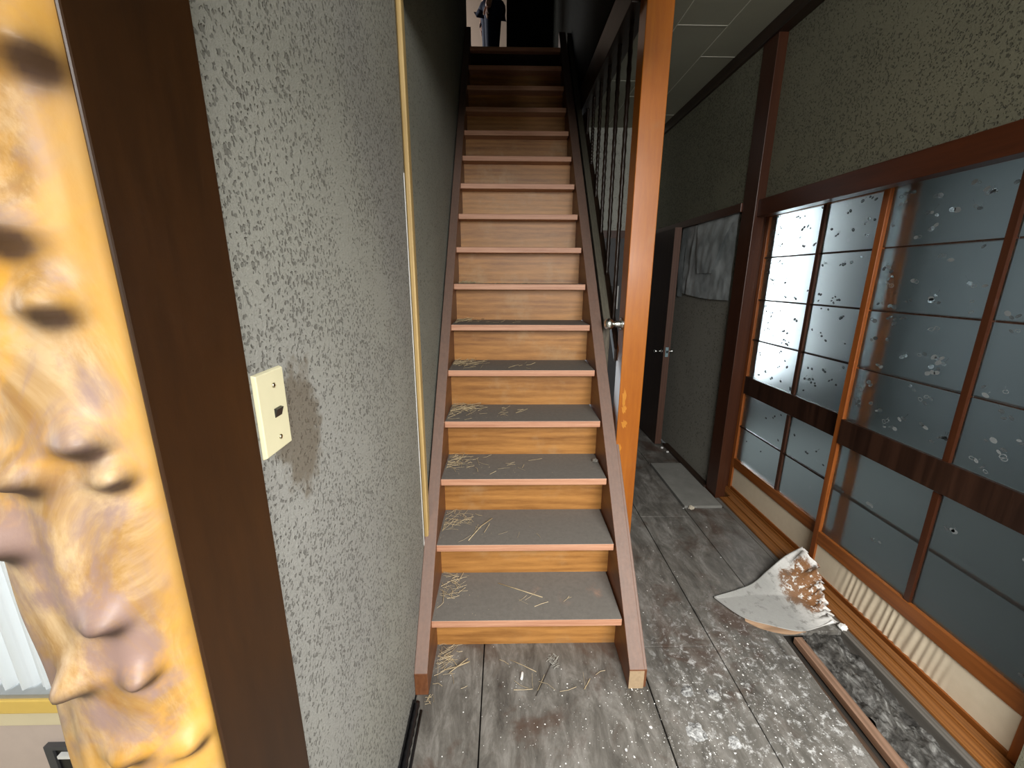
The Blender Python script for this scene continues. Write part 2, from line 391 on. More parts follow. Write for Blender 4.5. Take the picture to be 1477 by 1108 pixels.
nt.links.new(t_.outputs[0], nt.nodes['Material Output'].inputs['Surface'])
M_leafg = plain('grey_leaf_print', (.19, .215, .225), .4, var=.3)
M_obi = wood('dark_sash_band_wood', (.012, .005, .003), (.038, .017, .010), 'z', .4)
M_stile = wood('orange_brown_stile_wood', (.15, .038, .008), (.30, .090, .018), 'z', .38)
M_rail = wood('orange_brown_rail_wood', (.15, .042, .008), (.30, .098, .020), 'y', .38)
def koshimat():
    m, nt, p = newmat('cream_kick_paper'); v = coords(nt, (1, 1, 1), False)
    n = noise(nt, v, 30, 4, .6)
    nt.links.new(mix(nt, n, (.62, .54, .40), (.72, .64, .49)), p.inputs['Base Color']); p.inputs['Roughness'].default_value = .7
    return m
M_koshi = koshimat()

def leafprint(mb_, yr, zr, n, x, sc, seed):
    r = random.Random(seed)
    for k in range(n):
        y = r.uniform(*yr); z = r.uniform(*zr)
        for q in range(r.choice((1, 2, 2, 2, 3))):
            a = r.uniform(-.7, .7); L = r.uniform(.006, .0105) * sc; w = L * r.uniform(.5, .75)
            cy = y + q * r.uniform(.010, .017) * sc * r.choice((-1, 1)); cz = z + q * r.uniform(-.010, .010) * sc
            if not (yr[0] + .006 < cy < yr[1] - .006 and zr[0] + .006 < cz < zr[1] - .006): continue
            mi = 0 if r.random() < .5 else 1
            pts = []
            for j in range(10):
                t = 2 * PI * j / 10; u, vv = L * math.cos(t), w * math.sin(t)
                pts.append((cy + u * math.cos(a) - vv * math.sin(a), cz + u * math.sin(a) + vv * math.cos(a)))
            xx = x - .0008
            if mi == 1 and r.random() < .45:       # outlined leaf
                inn = [(cy + (p_[0]-cy)*.72, cz + (p_[1]-cz)*.72) for p_ in pts]
                mb_.add([(xx, *p_) for p_ in pts] + [(xx, *p_) for p_ in inn], [(j, (j+1) % 10, 10+(j+1) % 10, 10+j) for j in range(10)], 1)
            else:
                mb_.add([(xx, *p_) for p_ in pts], [tuple(range(10))], mi)
                if mi == 0:
                    mb_.add([(xx-.0003, cy-L*.8*math.cos(a), cz-L*.8*math.sin(a)), (xx-.0003, cy+L*.8*math.cos(a), cz+L*.8*math.sin(a)), (xx-.0003, cy+L*.8*math.cos(a), cz+L*.8*math.sin(a)+.0012)], [(0, 1, 2)], 1)
            if r.random() < .3:
                e = (cy + r.uniform(-.02, .02)*sc, cz + r.uniform(.008, .022)*sc)
                mb_.add([(xx, cy, cz), (xx, *e), (xx, e[0]+.0012, e[1]+.001)], [(0, 1, 2)], mi)

M_munt = wood('brown_muntin_wood', (.030, .012, .007), (.075, .030, .016), 'z', .45, wave=.08)
ZM = [.235, .47, .70, .815, 1.055, 1.305, 1.557, 1.80]
def slider(n, y0, y1, xf, label, behind, leafn, sc, seed, wrinkle):
    D = .030
    t = thing('door_%d' % n, (xf + D/2, (y0+y1)/2, .003), label, 'sliding door', kind='structure')
    for a, b in ((y0, y0+.03), (y1-.03, y1)):
        MB().box(xf, xf+D, a, b, .003, 1.815).build('stile', M_stile, t, bevel=.0015)
    MB().box(xf, xf+D, y0+.03, y1-.03, 1.79, 1.815).build('top_rail', M_rail, t)
    MB().box(xf, xf+D, y0+.03, y1-.03, .172, .235).build('lower_rail', M_rail, t, bevel=.0015)
    MB().box(xf+.002, xf+D, y0+.03, y1-.03, .003, .028).build('bottom_rail', M_rail, t, bevel=.0015)
    tag(MB().box(xf-.003, xf+.012, y0+.03, y1-.03, .70, .815).build('sash_band', M_obi, t, bevel=.001), 'wide blackish-brown band')
    mb = MB()
    def kp(u, v):
        y = y0+.03 + u*(y1-y0-.06); z = .028 + v*.144
        w = 0
        if wrinkle:
            e = max(0, math.sin(min(1, max(0, (y - (y0+.22)) / .52)) * PI)) ** .6
            w = .0035 * e * math.sin(y*215 + 5*v + 1.2*math.sin(y*37)) * (.8 + .2*math.sin(y*61+1))
        return (xf+.010 + w, y, z)
    mb.grid(kp, 260 if wrinkle else 8, 6)
    tag(mb.build('kick_panel', M_koshi, t, smooth=True), 'cream paper facing, rippled' if wrinkle else 'cream paper facing')
    xg = xf + .016
    xm = xf + .004
    ym = (y0+y1)/2 if not behind else 1.315
    vb = .011
    for a, b in ((ZM[0], ZM[2]), (ZM[3], ZM[7])):
        MB().box(xf+.004, xg+.008, ym-vb, ym+vb, a, b-.005).build('upright_muntin', M_redwood_z if behind else M_munt, t)
        zs = [z for z in ZM if a < z < b]
        for z in zs:
            if behind and z < .6: xm = xg + .009
            for c, d in ((y0+.03, ym-vb), (ym+vb, y1-.03)):
                MB().box(xm+.001, max(xg+.006, xm+.011), c, d, z-.004, z+.004).build('cross_muntin', M_darkwood if not behind else M_munt, t)
        lv = [a] + zs + [b]
        for z0, z1 in zip(lv, lv[1:]):
            for c, d in ((y0+.029, ym-vb+.001), (ym+vb-.001, y1-.029)):
                low = behind and z1 < .71
                pn = MB().box(xg, xg+.004, c, d, z0+(-.001 if z0 == a else 0 if low else .003), z1-(-.001 if z1 == b else 0 if low else .003)).build('pane', M_glass, t)
                dens = leafn * (1.0 if z0 >= .8 else .55 if z0 > .4 else .12)
                if behind and z0 < .8: dens *= .35
                k = int(round(dens * (d-c) * (z1-z0) / .1))
                if k:
                    lm = MB(); leafprint(lm, (c+.012, d-.012), (z0+.008, z1-.008), k, xg, sc, seed); seed += 1
                    o = lm.build('leaf_print', [M_leafd, M_leafg if behind else M_leaft], pn); o['kind'] = 'stuff'
    return t
slider(1, 1.712, 2.65, 1.585, 'far sliding glass door, bright frosted panes, beside the red-brown post', False, 18, 1.0, 11, False)
slider(2, .895, 1.797, 1.54, 'near sliding glass door, darker frosted glass over a rippled cream kick panel', True, 14, 1.2, 91, True)

# room behind the glass: a window in its far wall
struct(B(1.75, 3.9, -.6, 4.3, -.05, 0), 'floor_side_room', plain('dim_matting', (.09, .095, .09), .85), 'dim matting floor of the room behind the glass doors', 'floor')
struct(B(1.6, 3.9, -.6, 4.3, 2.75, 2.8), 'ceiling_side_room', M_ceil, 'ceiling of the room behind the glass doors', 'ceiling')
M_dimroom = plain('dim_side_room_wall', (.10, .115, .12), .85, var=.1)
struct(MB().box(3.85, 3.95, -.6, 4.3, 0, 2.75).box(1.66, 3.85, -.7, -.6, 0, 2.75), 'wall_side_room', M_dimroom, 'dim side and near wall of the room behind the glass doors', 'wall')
WX0, WX1, WZ0, WZ1 = 1.72, 2.82, .42, 2.25
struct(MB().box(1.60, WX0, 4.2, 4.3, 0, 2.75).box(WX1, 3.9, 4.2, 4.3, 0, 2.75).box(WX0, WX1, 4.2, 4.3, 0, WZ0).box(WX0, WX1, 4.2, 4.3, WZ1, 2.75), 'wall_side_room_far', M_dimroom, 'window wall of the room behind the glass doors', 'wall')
w1 = thing('window_1', (2.22, 4.25, WZ0), 'bright window glowing behind the far sliding glass door', 'window', kind='structure')
MB().box(WX0, WX0+.04, 4.22, 4.27, WZ0, WZ1).box(WX1-.04, WX1, 4.22, 4.27, WZ0, WZ1).box(WX0, WX1, 4.22, 4.27, WZ0, WZ0+.04).box(WX0, WX1, 4.22, 4.27, WZ1-.04, WZ1).build('window_frame', M_redwood_z, w1)

# ---------------------------------------------------------------- staircase
RUN, RISE, Y1 = .170577, .2, 1.277
NST = 16
stair = thing('staircase', (.08, 1.277, 0), 'steep wooden staircase with dusty grey treads and orange-brown risers', 'staircase')
tr = rs = None
for k in range(1, NST + 1):
    y = Y1 + (k-1)*RUN; z = k*RISE
    off = (0, (k-1)*RUN, (k-1)*RISE)
    if k == 1:
        tr = MB().box(-.274, .440, Y1, Y1+RUN+.11, RISE-.030, RISE).build('tread', M_tread, stair, bevel=.0025)
        rs = MB().box(-.268, .446, Y1+.090, Y1+.104, 0, RISE-.030).build('riser', M_riser, stair)
    else:
        like(rs, stair, off)
        if k < NST: like(tr, stair, off)
tag(MB().box(-.274, .50, Y1+15*RUN, Y1+15*RUN+.13, 3.172, 3.2).build('landing_nosing', M_tread, stair, bevel=.0025))
def sz(y, c): return 1.1725*(y - Y1) + c
def string(x0, x1, c, yf, ye=3.98):
    zt = sz(yf, c)
    return MB().prism_x([(yf, 0), (yf, max(.07, zt)), (Y1+.02, sz(Y1+.02, c)), (ye, sz(ye, c)), (ye, sz(ye, c)-.36), (yf+.36, 0)], x0, x1)
string(-.3145, -.268, .232, 1.158).build('stringer', M_string, stair, bevel=.002)
string(.446, .500, .205, 1.172).build('stringer', M_string, stair, bevel=.002)
string(.5003, .511, .197, 1.176, 1.72).build('facing_strip', M_string, stair, bevel=.002)
eg = plain('pale_end_grain', (.40, .29, .18), .7, var=.25, nscale=90)
tag(MB().box(.4465, .4995, 1.1705, 1.1725, .001, .078).build('end_grain', eg, stair), 'pale sawn end')
tag(MB().prism_x([(2.15, sz(2.15, .20)-.02), (2.15, sz(2.15, .20)), (3.98, sz(3.98, .20)), (3.98, sz(3.98, .20)-.30), (2.15, sz(2.15, .20)-.30)], .513, .550).build('outer_stringer', M_greenrail, stair, bevel=.002), 'grey-green dusty outer board')
# landing and upper storey
struct(MB().box(-1.9, .545, Y1+15*RUN+.05, 7.0, 3.02, 3.172), 'floor_upper', M_darkwood, 'dark upper landing floor at the head of the stairs', 'floor')
struct(MB().box(-1.9, .62, 7.0, 7.1, 3.0, 5.6), 'wall_upper_back', M_beige, 'bright beige wall beyond the head of the stairs', 'wall')
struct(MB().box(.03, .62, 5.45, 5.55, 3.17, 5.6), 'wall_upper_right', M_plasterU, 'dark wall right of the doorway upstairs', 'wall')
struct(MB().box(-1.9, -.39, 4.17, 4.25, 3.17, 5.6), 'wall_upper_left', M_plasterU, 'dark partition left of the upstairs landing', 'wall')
struct(MB().box(-1.98, -1.9, 4.17, 5.3, 3.0, 5.6).box(-1.98, -1.9, 5.3, 7.0, 3.0, 3.6).box(-1.98, -1.9, 6.9, 7.1, 3.0, 5.6).box(-1.98, -1.9, 5.3, 7.0, 5.0, 5.6), 'wall_upper_side', M_beige, 'side wall of the room upstairs with an opening added for light', 'wall')  # unseen opening added to light the beige wall
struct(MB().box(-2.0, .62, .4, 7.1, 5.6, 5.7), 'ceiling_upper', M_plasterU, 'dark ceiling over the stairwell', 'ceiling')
struct(MB().box(-.312, .62, 1.42, 1.50, 2.265, 5.6), 'wall_stair_front', M_plasterU, 'dark plaster above the stairwell opening, lowered to shade the upper stairs', 'wall')  # unseen header, dropped low to keep light off the upper stairs
struct(MB().box(.545, 1.7, 4.24, 4.3, 0, 2.75), 'wall_back_outer', M_darkwood, 'outer face of the corridor end wall', 'wall')
area('upstairs_added_light', (-1.88, 6.2, 4.3), (PI/2, 0, -PI/2), 1.3, 1.3, 22, (1.0, .95, .88))  # unseen lamp added to brighten the beige wall upstairs

# balusters: dark turned bars in their own railing
bal = thing('baluster_railing', (.60, 2.2, 0), 'row of dark slender bars between the staircase and the corridor', 'railing')
bar0 = None
for i in range(9):
    y = 2.262 + i*.208
    zb = sz(y, .05)
    if zb > 2.55: break
    pts, rad = [], []
    n = 60
    for j in range(n+1):
        z = zb + (2.60-zb)*j/n
        pts.append((.592, y, z)); rad.append(.0105 + (.0022 if j % 3 == 0 else 0))
    MB().tube(pts, rad, 8).build('bar', M_bar, bal, smooth=True)
MB().prism_x([(2.14, sz(2.14, .06)), (4.0, sz(4.0, .06)), (4.0, sz(4.0, .0)), (2.14, sz(2.14, .0))], .577, .607).build('sloping_rail', M_darkwood, bal)

# orange post with chrome knob
ps = thing('square_post', (.645, 2.08, 0), 'tall orange varnished square post beside the staircase', 'post')
def peel(x, z, w, h, mb):
    n = 14
    pts = [(x + w*math.cos(2*PI*j/n)*(1+.35*math.sin(j*2.3)), z + h*math.sin(2*PI*j/n)*(1+.3*math.cos(j*3.1))) for j in range(n)]
    mb.add([(p_[0], 2.0262, p_[1]) for p_ in pts] + [(p_[0], 2.0245, p_[1]) for p_ in pts], [tuple(range(n, 2*n))] + [(j, (j+1) % n, (j+1) % n+n, j+n) for j in range(n)])
MB().box(.587, .703, 2.026, 2.128, 0, 2.75).build('post_shaft', M_post, ps, bevel=.003)
M_peel = plain('bright_bare_varnish', (.62, .25, .03), .4)
for a_ in ((.612, .84, .010, .045), (.622, .70, .014, .02), (.604, .56, .012, .03), (.616, .78, .012, .02)):
    mb = MB(); peel(*a_, mb); tag(mb.build('peeling_varnish', M_peel, ps), 'brighter orange peeled patch')
kb = MB()
prof = [(0, .588, .030), (0, .583, .031), (0, .579, .022), (0, .572, .015), (0, .566, .018), (0, .562, .013), (0, .556, .018), (0, .552, .012), (0, .546, .013), (0, .540, .020), (0, .531, .0265), (0, .520, .029), (0, .509, .026), (0, .501, .017), (0, .498, .004)]
kb.tube([(x, 2.07, 1.212) for _, x, r in prof], [r for _, x, r in prof], 24)
kn = kb.build('chrome_knob', M_chrome, smooth=True)
kn.parent = ps; kn.location = -Vector(ps.location); tag(kn, 'round chrome knob on a ribbed neck')

# ---------------------------------------------------------------- corridor end: open door, wainscot
dr = thing('door_3', (1.365, 4.14, .012), 'dark door standing open along the right wall, seen edge-on', 'door', kind='structure')
MB().box(1.336, 1.386, 3.425, 4.13, .012, 1.815).build('door_leaf', M_door, dr)
tag(MB().box(1.335, 1.388, 3.415, 3.425, .012, 1.82).build('door_edge', M_dooredge, dr), 'red-brown edge strip')
lp = MB().box(1.350, 1.374, 3.411, 3.415, .795, .875).build('latch_plate', plain('blue_tinted_steel', (.42, .62, .70), .3, metal=.6), dr)
MB().box(1.356, 1.368, 3.405, 3.411, .828, .848).build('latch_bolt', M_black, lp)
for s, xa, xb in ((-1, 1.336, 1.272), (1, 1.386, 1.440)):
    MB().tube([(xa, 3.46, .836), (xa + s*.004, 3.46, .836), (xa + s*.006, 3.46, .836), (xb - s*.03, 3.46, .836), (xb-s*.026, 3.46, .836), (xb, 3.46, .836)], [.018, .018, .007, .007, .013, .012], 14).build('door_knob', M_chrome, dr, smooth=True)
wn = thing('end_wall_panelling', (.95, 4.15, 0), 'slate-grey lower panelling with a brown rail on the end wall', 'panelling')
MB().box(.60, 1.33, 4.145, 4.16, 0, 1.80).build('panel', M_slate, wn)
MB().box(.60, 1.33, 4.138, 4.16, 1.80, 1.87).build('rail', M_redwood, wn)
vb_ = thing('wall_vent', (1.09, 4.14, 1.12), 'small black panel with a white edge low on the grey end wall', 'panel')
MB().box(1.045, 1.10, 4.125, 4.144, 1.14, 1.36).build('cover', M_black, vb_)
MB().box(1.10, 1.112, 4.118, 4.144, 1.14, 1.36).build('white_edge', M_white, vb_)

# plastic sheet hung on the wall
def sheet():
    m, nt, p = newmat('grey_plastic_film')
    v = coords(nt, (1, 1, 1), False); n = noise(nt, v, 7, 5, .6, .4); n2 = noise(nt, v, 40, 3, .6)
    nt.links.new(ramp(nt, n, [(.3, (.22, .25, .26)), (.7, (.52, .57, .59))]), p.inputs['Base Color'])
    p.inputs['Roughness'].default_value = .32; bump(nt, p, n2, .25, .004)
    return m
M_film = sheet()
sh = thing('plastic_sheet', (1.44, 3.1, 1.3), 'crumpled grey translucent sheet covering the upper wall beyond the post', 'plastic sheet')
def f1(u, v):
    y = 3.42 - u*.735; z = 1.30 + v*.525 + .02*(1-u)*(1-v) - .014*math.sin(u*3)
    w = .010*mnoise.noise(Vector((u*5, v*4, 2))) + .006*mnoise.noise(Vector((u*13, v*9, 6))) + .010*math.exp(-((u-.12-.1*v)/.03)**2)
    return (1.440 - abs(w) - .004, y, z)
MB().grid(f1, 40, 26).build('film', M_film, sh, smooth=True)
def f2(u, v):   # loose fold hanging from the top right corner
    ya = 2.70 + .0*v; top = Vector((1.430, 2.705 + .52*u, 1.822)); low = Vector((1.425, 2.93 + .22*u, 1.47))
    p_ = top.lerp(low, v); p_.x -= .010*math.sin(v*PI) + .006*mnoise.noise(Vector((u*5, v*4, 0)))
    return p_
tag(MB().grid(f2, 24, 18).build('fold', M_film, sh, smooth=True), 'loose slanting fold')
MB().grid(lambda u, v: (1.436 - .010*math.sin(v*3), 3.50 - u*.09, 1.29 + v*.53), 4, 14).build('side_strip', M_film, sh, smooth=True)

# ---------------------------------------------------------------- left foreground: batten, board, log, switch
bt = thing('wall_batten', (-.31, 1.49, .33), 'pale yellow vertical batten covering the crack in the grey plaster', 'batten')
MB().box(-.316, -.300, 1.452, 1.492, .345, 2.74).build('batten_strip', M_batten, bt, bevel=.004)
tag(MB().prism_x([(1.452, .345), (1.492, .345), (1.485, .318), (1.462, .312)], -.316, -.300).build('batten_foot', M_darkboard, bt), 'dark broken lower end')
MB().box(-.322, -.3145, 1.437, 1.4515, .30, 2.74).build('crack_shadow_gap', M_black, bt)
jb = thing('door_jamb_board', (-.302, .406, 0), 'very dark brown varnished board between the knobbly log and grey plaster', 'jamb')
MB().box(-.3008, -.297, .337, .4765, 0, 2.742).build('face_board', M_darkboard, jb, bevel=.0025)

def logmat():
    m, nt, p = newmat('polished_log_wood')
    v = coords(nt, (1, 1, .6), False)
    n1 = noise(nt, v, 10, 7, .68, .9); n2 = noise(nt, v, 4, 6, .65, .8); n3 = noise(nt, v, 60, 6, .75)
    c = ramp(nt, n1, [(.30, (.19, .085, .022)), (.45, (.26, .15, .05)), (.60, (.42, .30, .165))])
    mp = N(nt, 'ShaderNodeMapping'); mp.inputs['Location'].default_value = (1.3, 4.1, 2.2); nt.links.new(v, mp.inputs['Vector'])
    n4 = noise(nt, mp.outputs[0], 11, 6, .65, .6)
    c = mix(nt, math_(nt, 'MULTIPLY', smooth(nt, n4, .43, .60), .88), c, (.20, .135, .125))
    c = mix(nt, math_(nt, 'MULTIPLY', smooth(nt, n2, .50, .62), .85), c, (.50, .25, .022))
    c = mix(nt, math_(nt, 'MULTIPLY', smooth(nt, n3, .62, .75), .3), c, (.16, .08, .03))
    sx = sep(nt, v)[0]
    c = mix(nt, math_(nt, 'MULTIPLY', smooth(nt, math_(nt, 'ADD', sx, math_(nt, 'MULTIPLY', math_(nt, 'SUBTRACT', n2, .5), .12)), .052, .074), .8), c, mix(nt, n1, (.45, .21, .016), (.39, .26, .085)))
    at = N(nt, 'ShaderNodeAttribute', attribute_name='knot_shade')
    c = mix(nt, math_(nt, 'MULTIPLY', at.outputs['Fac'], .92), c, (.035, .019, .015))  # shade painted dark on the lower right of each knot
    nt.links.new(c, p.inputs['Base Color']); p.inputs['Roughness'].default_value = .5; p.inputs['Specular IOR Level'].default_value = .3
    p.inputs['Coat Weight'].default_value = .05; p.inputs['Coat Roughness'].default_value = .15
    bump(nt, p, n3, .12, .002)
    return m
LC = Vector((-.386, .405)); LR = .095
def loghit(az):
    d = Vector((-math.sin(math.radians(az)), math.cos(math.radians(az))))
    b = d.dot(LC); c_ = LC.dot(LC) - LR**2; q = b*b - c_
    t = b - math.sqrt(q) if q > 0 else b
    h = d*t - LC
    return math.atan2(h.y, h.x), t
KN = []
for az, sl, s, a in [(46.99, -.28, .020, .022), (45.5, -.355, .017, .020), (51.4, -.317, .022, .026), (53.2, -.415, .024, .030), (48.7, -.626, .020, .024), (46.9, -.775, .015, .020),
                     (51.6, -.72, .020, .028), (47.0, -.045, .022, .020), (48.6, .07, .028, .022), (44.4, .32, .026, .024), (50.0, .20, .025, .02), (44.5, -1.0, .018, .018), (49.6, -.93, .02, .02),
                     (48.5, -1.3, .022, .022), (51, -1.8, .02, .02), (46, .75, .024, .02)]:
    an, t = loghit(az); KN.append((an, 1.432 + sl*t, s*.72, a*.8))
for k in range(16): KN.append((R.uniform(PI*.7, PI*1.35)+.2, R.uniform(.05, 2.7), .02, .018))
def log():
    nu, nv = 200, 620
    vs, fs, kshade = [], [], []
    for j in range(nv+1):
        z = 2.742*j/nv
        for i in range(nu):
            a = -PI*1.0 + 2*PI*i/nu
            r = LR + .007*mnoise.noise(Vector((math.cos(a)*1.5, math.sin(a)*1.5, z*3.1))) + .006*mnoise.noise(Vector((math.cos(a)*3, math.sin(a)*3, z*8)))
            kk = 0.0
            if -PI <= a < -.35 or a > PI*.6:
                for (ka, kz, s, am) in KN:
                    dz = z-kz
                    if abs(dz) > .11: continue
                    da = (a-ka+PI) % (2*PI) - PI
                    if abs(da) > 1.2: continue
                    du = da*LR
                    sz_ = s*.62 if dz < 0 else s*1.25          # abrupt below, drawn out above
                    g_ = math.exp(-(du*du)/(2*s*s*.55) - dz*dz/(2*sz_*sz_*.55))
                    r += am*g_
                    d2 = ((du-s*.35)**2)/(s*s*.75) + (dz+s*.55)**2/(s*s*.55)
                    kk = max(kk, min(1.0, 1.4*math.exp(-d2)))  # mask of the painted shade, offset below and beside the bump
            x = LC.x + r*math.cos(a); y = LC.y + r*math.sin(a)
            if x > -.3012: x = -.3012
            vs.append((x, y, z)); kshade.append(kk)
    for j in range(nv):
        for i in range(nu):
            i2 = (i+1) % nu; fs.append((j*nu+i, j*nu+i2, (j+1)*nu+i2, (j+1)*nu+i))
    fs.append(tuple(range(nu-1, -1, -1))); fs.append(tuple(nv*nu+i for i in range(nu)))
    mb = MB(); mb.add(vs, fs)
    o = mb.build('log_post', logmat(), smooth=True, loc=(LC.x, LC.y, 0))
    at = o.data.attributes.new('knot_shade', 'FLOAT', 'POINT'); at.data.foreach_set('value', kshade)
    return tag(o, 'knobbly golden polished log post at the left edge', 'log post')
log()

sw = thing('light_switch', (-.315, .54, 1.257), 'cream switch plate with a small dark toggle on grimy plaster', 'light switch')
pl = MB()
y0, y1, z0, z1 = .5065, .5745, 1.199, 1.313
pl.add([(-.315, y0, z0), (-.315, y1, z0), (-.315, y1, z1), (-.315, y0, z1), (-.309, y0+.002, z0+.002), (-.309, y1-.002, z0+.002), (-.309, y1-.002, z1-.002), (-.309, y0+.002, z1-.002)],
       [(4, 5, 6, 7), (0, 1, 5, 4), (1, 2, 6, 5), (2, 3, 7, 6), (3, 0, 4, 7), (0, 3, 2, 1)])
pl.build('plate', M_cream, sw, bevel=.0012)
tg = MB(); tg.add([(-.309, .5385, 1.2475), (-.309, .5545, 1.2475), (-.309, .5545, 1.2600), (-.309, .5385, 1.2600), (-.3082, .5385, 1.2475), (-.3082, .5545, 1.2475), (-.3045, .5545, 1.2590), (-.3045, .5385, 1.2590)],
                  [(4, 5, 6, 7), (0, 1, 5, 4), (1, 2, 6, 5), (2, 3, 7, 6), (3, 0, 4, 7), (0, 3, 2, 1)])
tag(tg.build('toggle', M_black, sw), 'black rocker toggle')
for z in (1.2915, 1.2185):
    s_ = MB(); s_.tube([(-.3092, .5445, z), (-.3075, .5445, z), (-.3068, .5445, z)], [.0036, .0034, .0018], 14); s_.build('screw', M_brass, sw, smooth=True)

# black ribbed strip at the foot of the left wall
bs = thing('black_edging_strip', (-.30, .8, 0), 'black ribbed plastic strip lying along the foot of the left wall', 'strip')
pp = [(-.300, -.2 + 1.325*j/90, .010) for j in range(91)]
MB().tube(pp, [.0085 + (.0025 if j % 2 else 0) for j in range(91)], 10).build('ribbed_tube', M_black, bs, smooth=True)
MB().box(-.314, -.3095, -.2, 1.12, 0, .028).build('flat_edge', M_black, bs)
MB().tube([(-.282, -.2 + 1.30*j/12, .005) for j in range(13)], .0045, 8).build('side_tube', M_black, bs, smooth=True)

# front room beyond the log: wall with low window
M_pink = plain('pinkish_room_wall', (.55, .46, .41), .75, var=.08)
XW0, XW1 = -2.5, -.95
struct(MB().box(XW1, -.39, .90, .98, 0, 2.75).box(-2.7, XW0, .90, .98, 0, 2.75).box(XW0, XW1, .90, .98, 0, .31).box(XW0, XW1, .90, .98, 1.9, 2.75), 'wall_front_room', M_pink, 'pinkish wall of the front room below its window', 'wall')
struct(MB().box(-2.78, -2.7, -1.6, .98, 0, .8).box(-2.78, -2.7, -1.6, .98, 2.2, 2.8).box(-2.78, -2.7, .25, .98, .8, 2.2).box(-2.78, -2.7, -1.6, -1.0, .8, 2.2), 'wall_front_room_left', M_pink, 'left wall of the front room around its side window', 'wall')
w2 = thing('window_2', (-1.7, .93, .37), 'low bright window of the front room with white pleats and yellow sill', 'window', kind='structure')
M_yel = plain('yellow_varnished_sill', (.72, .50, .12), .35, var=.1)
M_creamw = plain('cream_painted_wood', (.70, .62, .42), .5, var=.06)
MB().box(XW0-.02, XW1+.25, .865, .93, .318, .362).build('sill_board', M_yel, w2, bevel=.003)
tag(MB().box(XW0-.02, XW1+.25, .885, .905, .252, .312).build('apron', M_creamw, w2, bevel=.002), 'cream board')
MB().box(XW0-.02, XW1+.25, .872, .93, .362, .375).build('track', plain('grey_aluminium', (.42, .43, .43), .4, metal=.6), w2)
cu = thing('white_pleated_curtain', (-1.7, .90, .376), 'white pleated curtain drawn over the low front-room window', 'curtain')
def cur(u, v):
    x = -2.45 + u*1.58; return (x, .895 + .011*math.sin(x*2*PI/.052) + .004*math.sin(x*2*PI/.021), .377 + v*1.5)
m, nt, p = newmat('white_curtain_cloth'); p.inputs['Base Color'].default_value = (.84, .87, .87, 1); p.inputs['Roughness'].default_value = .8
t_ = N(nt, 'ShaderNodeBsdfTranslucent'); t_.inputs['Color'].default_value = (.9, .93, .93, 1)
mx_ = N(nt, 'ShaderNodeMixShader'); mx_.inputs[0].default_value = .5
nt.links.new(p.outputs[0], mx_.inputs[1]); nt.links.new(t_.outputs[0], mx_.inputs[2]); nt.links.new(mx_.outputs[0], nt.nodes['Material Output'].inputs['Surface'])
MB().grid(cur, 700, 3).build('curtain_cloth', m, cu, smooth=True)
ob = thing('outlet_box', (-1.19, .895, .08), 'grey framed open outlet box on the pinkish wall by the log', 'outlet')
MB().box(-1.272, -1.250, .886, .90, .04, .172).box(-1.120, -1.10, .886, .90, .04, .172).box(-1.250, -1.120, .886, .90, .160, .172).build('frame', M_slate, ob)
MB().box(-1.250, -1.120, .892, .8995, .04, .160).build('back', M_black, ob)
MB().box(-1.235, -1.13, .880, .892, .136, .146).build('bracket', M_white, ob)

# ---------------------------------------------------------------- curled, torn floor sheet
def lerp_curve(pts, t):
    n = len(pts)-1; f = min(max(t, 0), 1)*n; i = min(int(f), n-1); q = f-i
    P = [Vector(pts[max(0, min(n, i+d))]) for d in (-1, 0, 1, 2)]
    return .5*((2*P[1]) + (-P[0]+P[2])*q + (2*P[0]-5*P[1]+4*P[2]-P[3])*q*q + (-P[0]+3*P[1]-3*P[2]+P[3])*q**3)
FE = [(.965, 1.591, .012), (1.033, 1.481, .010), (1.126, 1.435, .009), (1.232, 1.402, .008), (1.322, 1.418, .010), (1.412, 1.445, .012)]
BE = [(.968, 1.596, .013), (1.091, 1.633, .016), (1.190, 1.668, .024), (1.290, 1.725, .045), (1.400, 1.775, .088), (1.450, 1.750, .170)]
RE = [(1.412, 1.445, .012), (1.430, 1.505, .016), (1.452, 1.560, .052), (1.455, 1.606, .105), (1.458, 1.650, .150), (1.450, 1.750, .170)]
def patch(u, v, tear=True):
    a = lerp_curve(FE, u).lerp(lerp_curve(BE, u), v)
    b = Vector(FE[0]).lerp(Vector(BE[0]), v).lerp(lerp_curve(RE, v), u)
    c = (Vector(FE[0])*(1-u) + Vector(FE[-1])*u).lerp(Vector(BE[0])*(1-u) + Vector(BE[-1])*u, v)
    p_ = a + b - c
    sag = math.sin(PI*v)*math.sin(PI*min(1, u*.9))
    p_.z = max(p_.z - .034*sag, .008)
    if tear and u > .80:
        e = (u-.80)/.20
        nn = mnoise.noise(Vector((v*9, .3, 7))) + .7*mnoise.noise(Vector((v*23, 1.1, 2)))
        nn += .5*mnoise.noise(Vector((v*47, 4.1, 3)))
        p_ += Vector((-.034*nn*e, .016*nn*e, .026*nn*e))
        p_.z += .008*e*mnoise.noise(Vector((v*31, u*17, 3)))
    p_.z = max(p_.z, .008)
    return p_
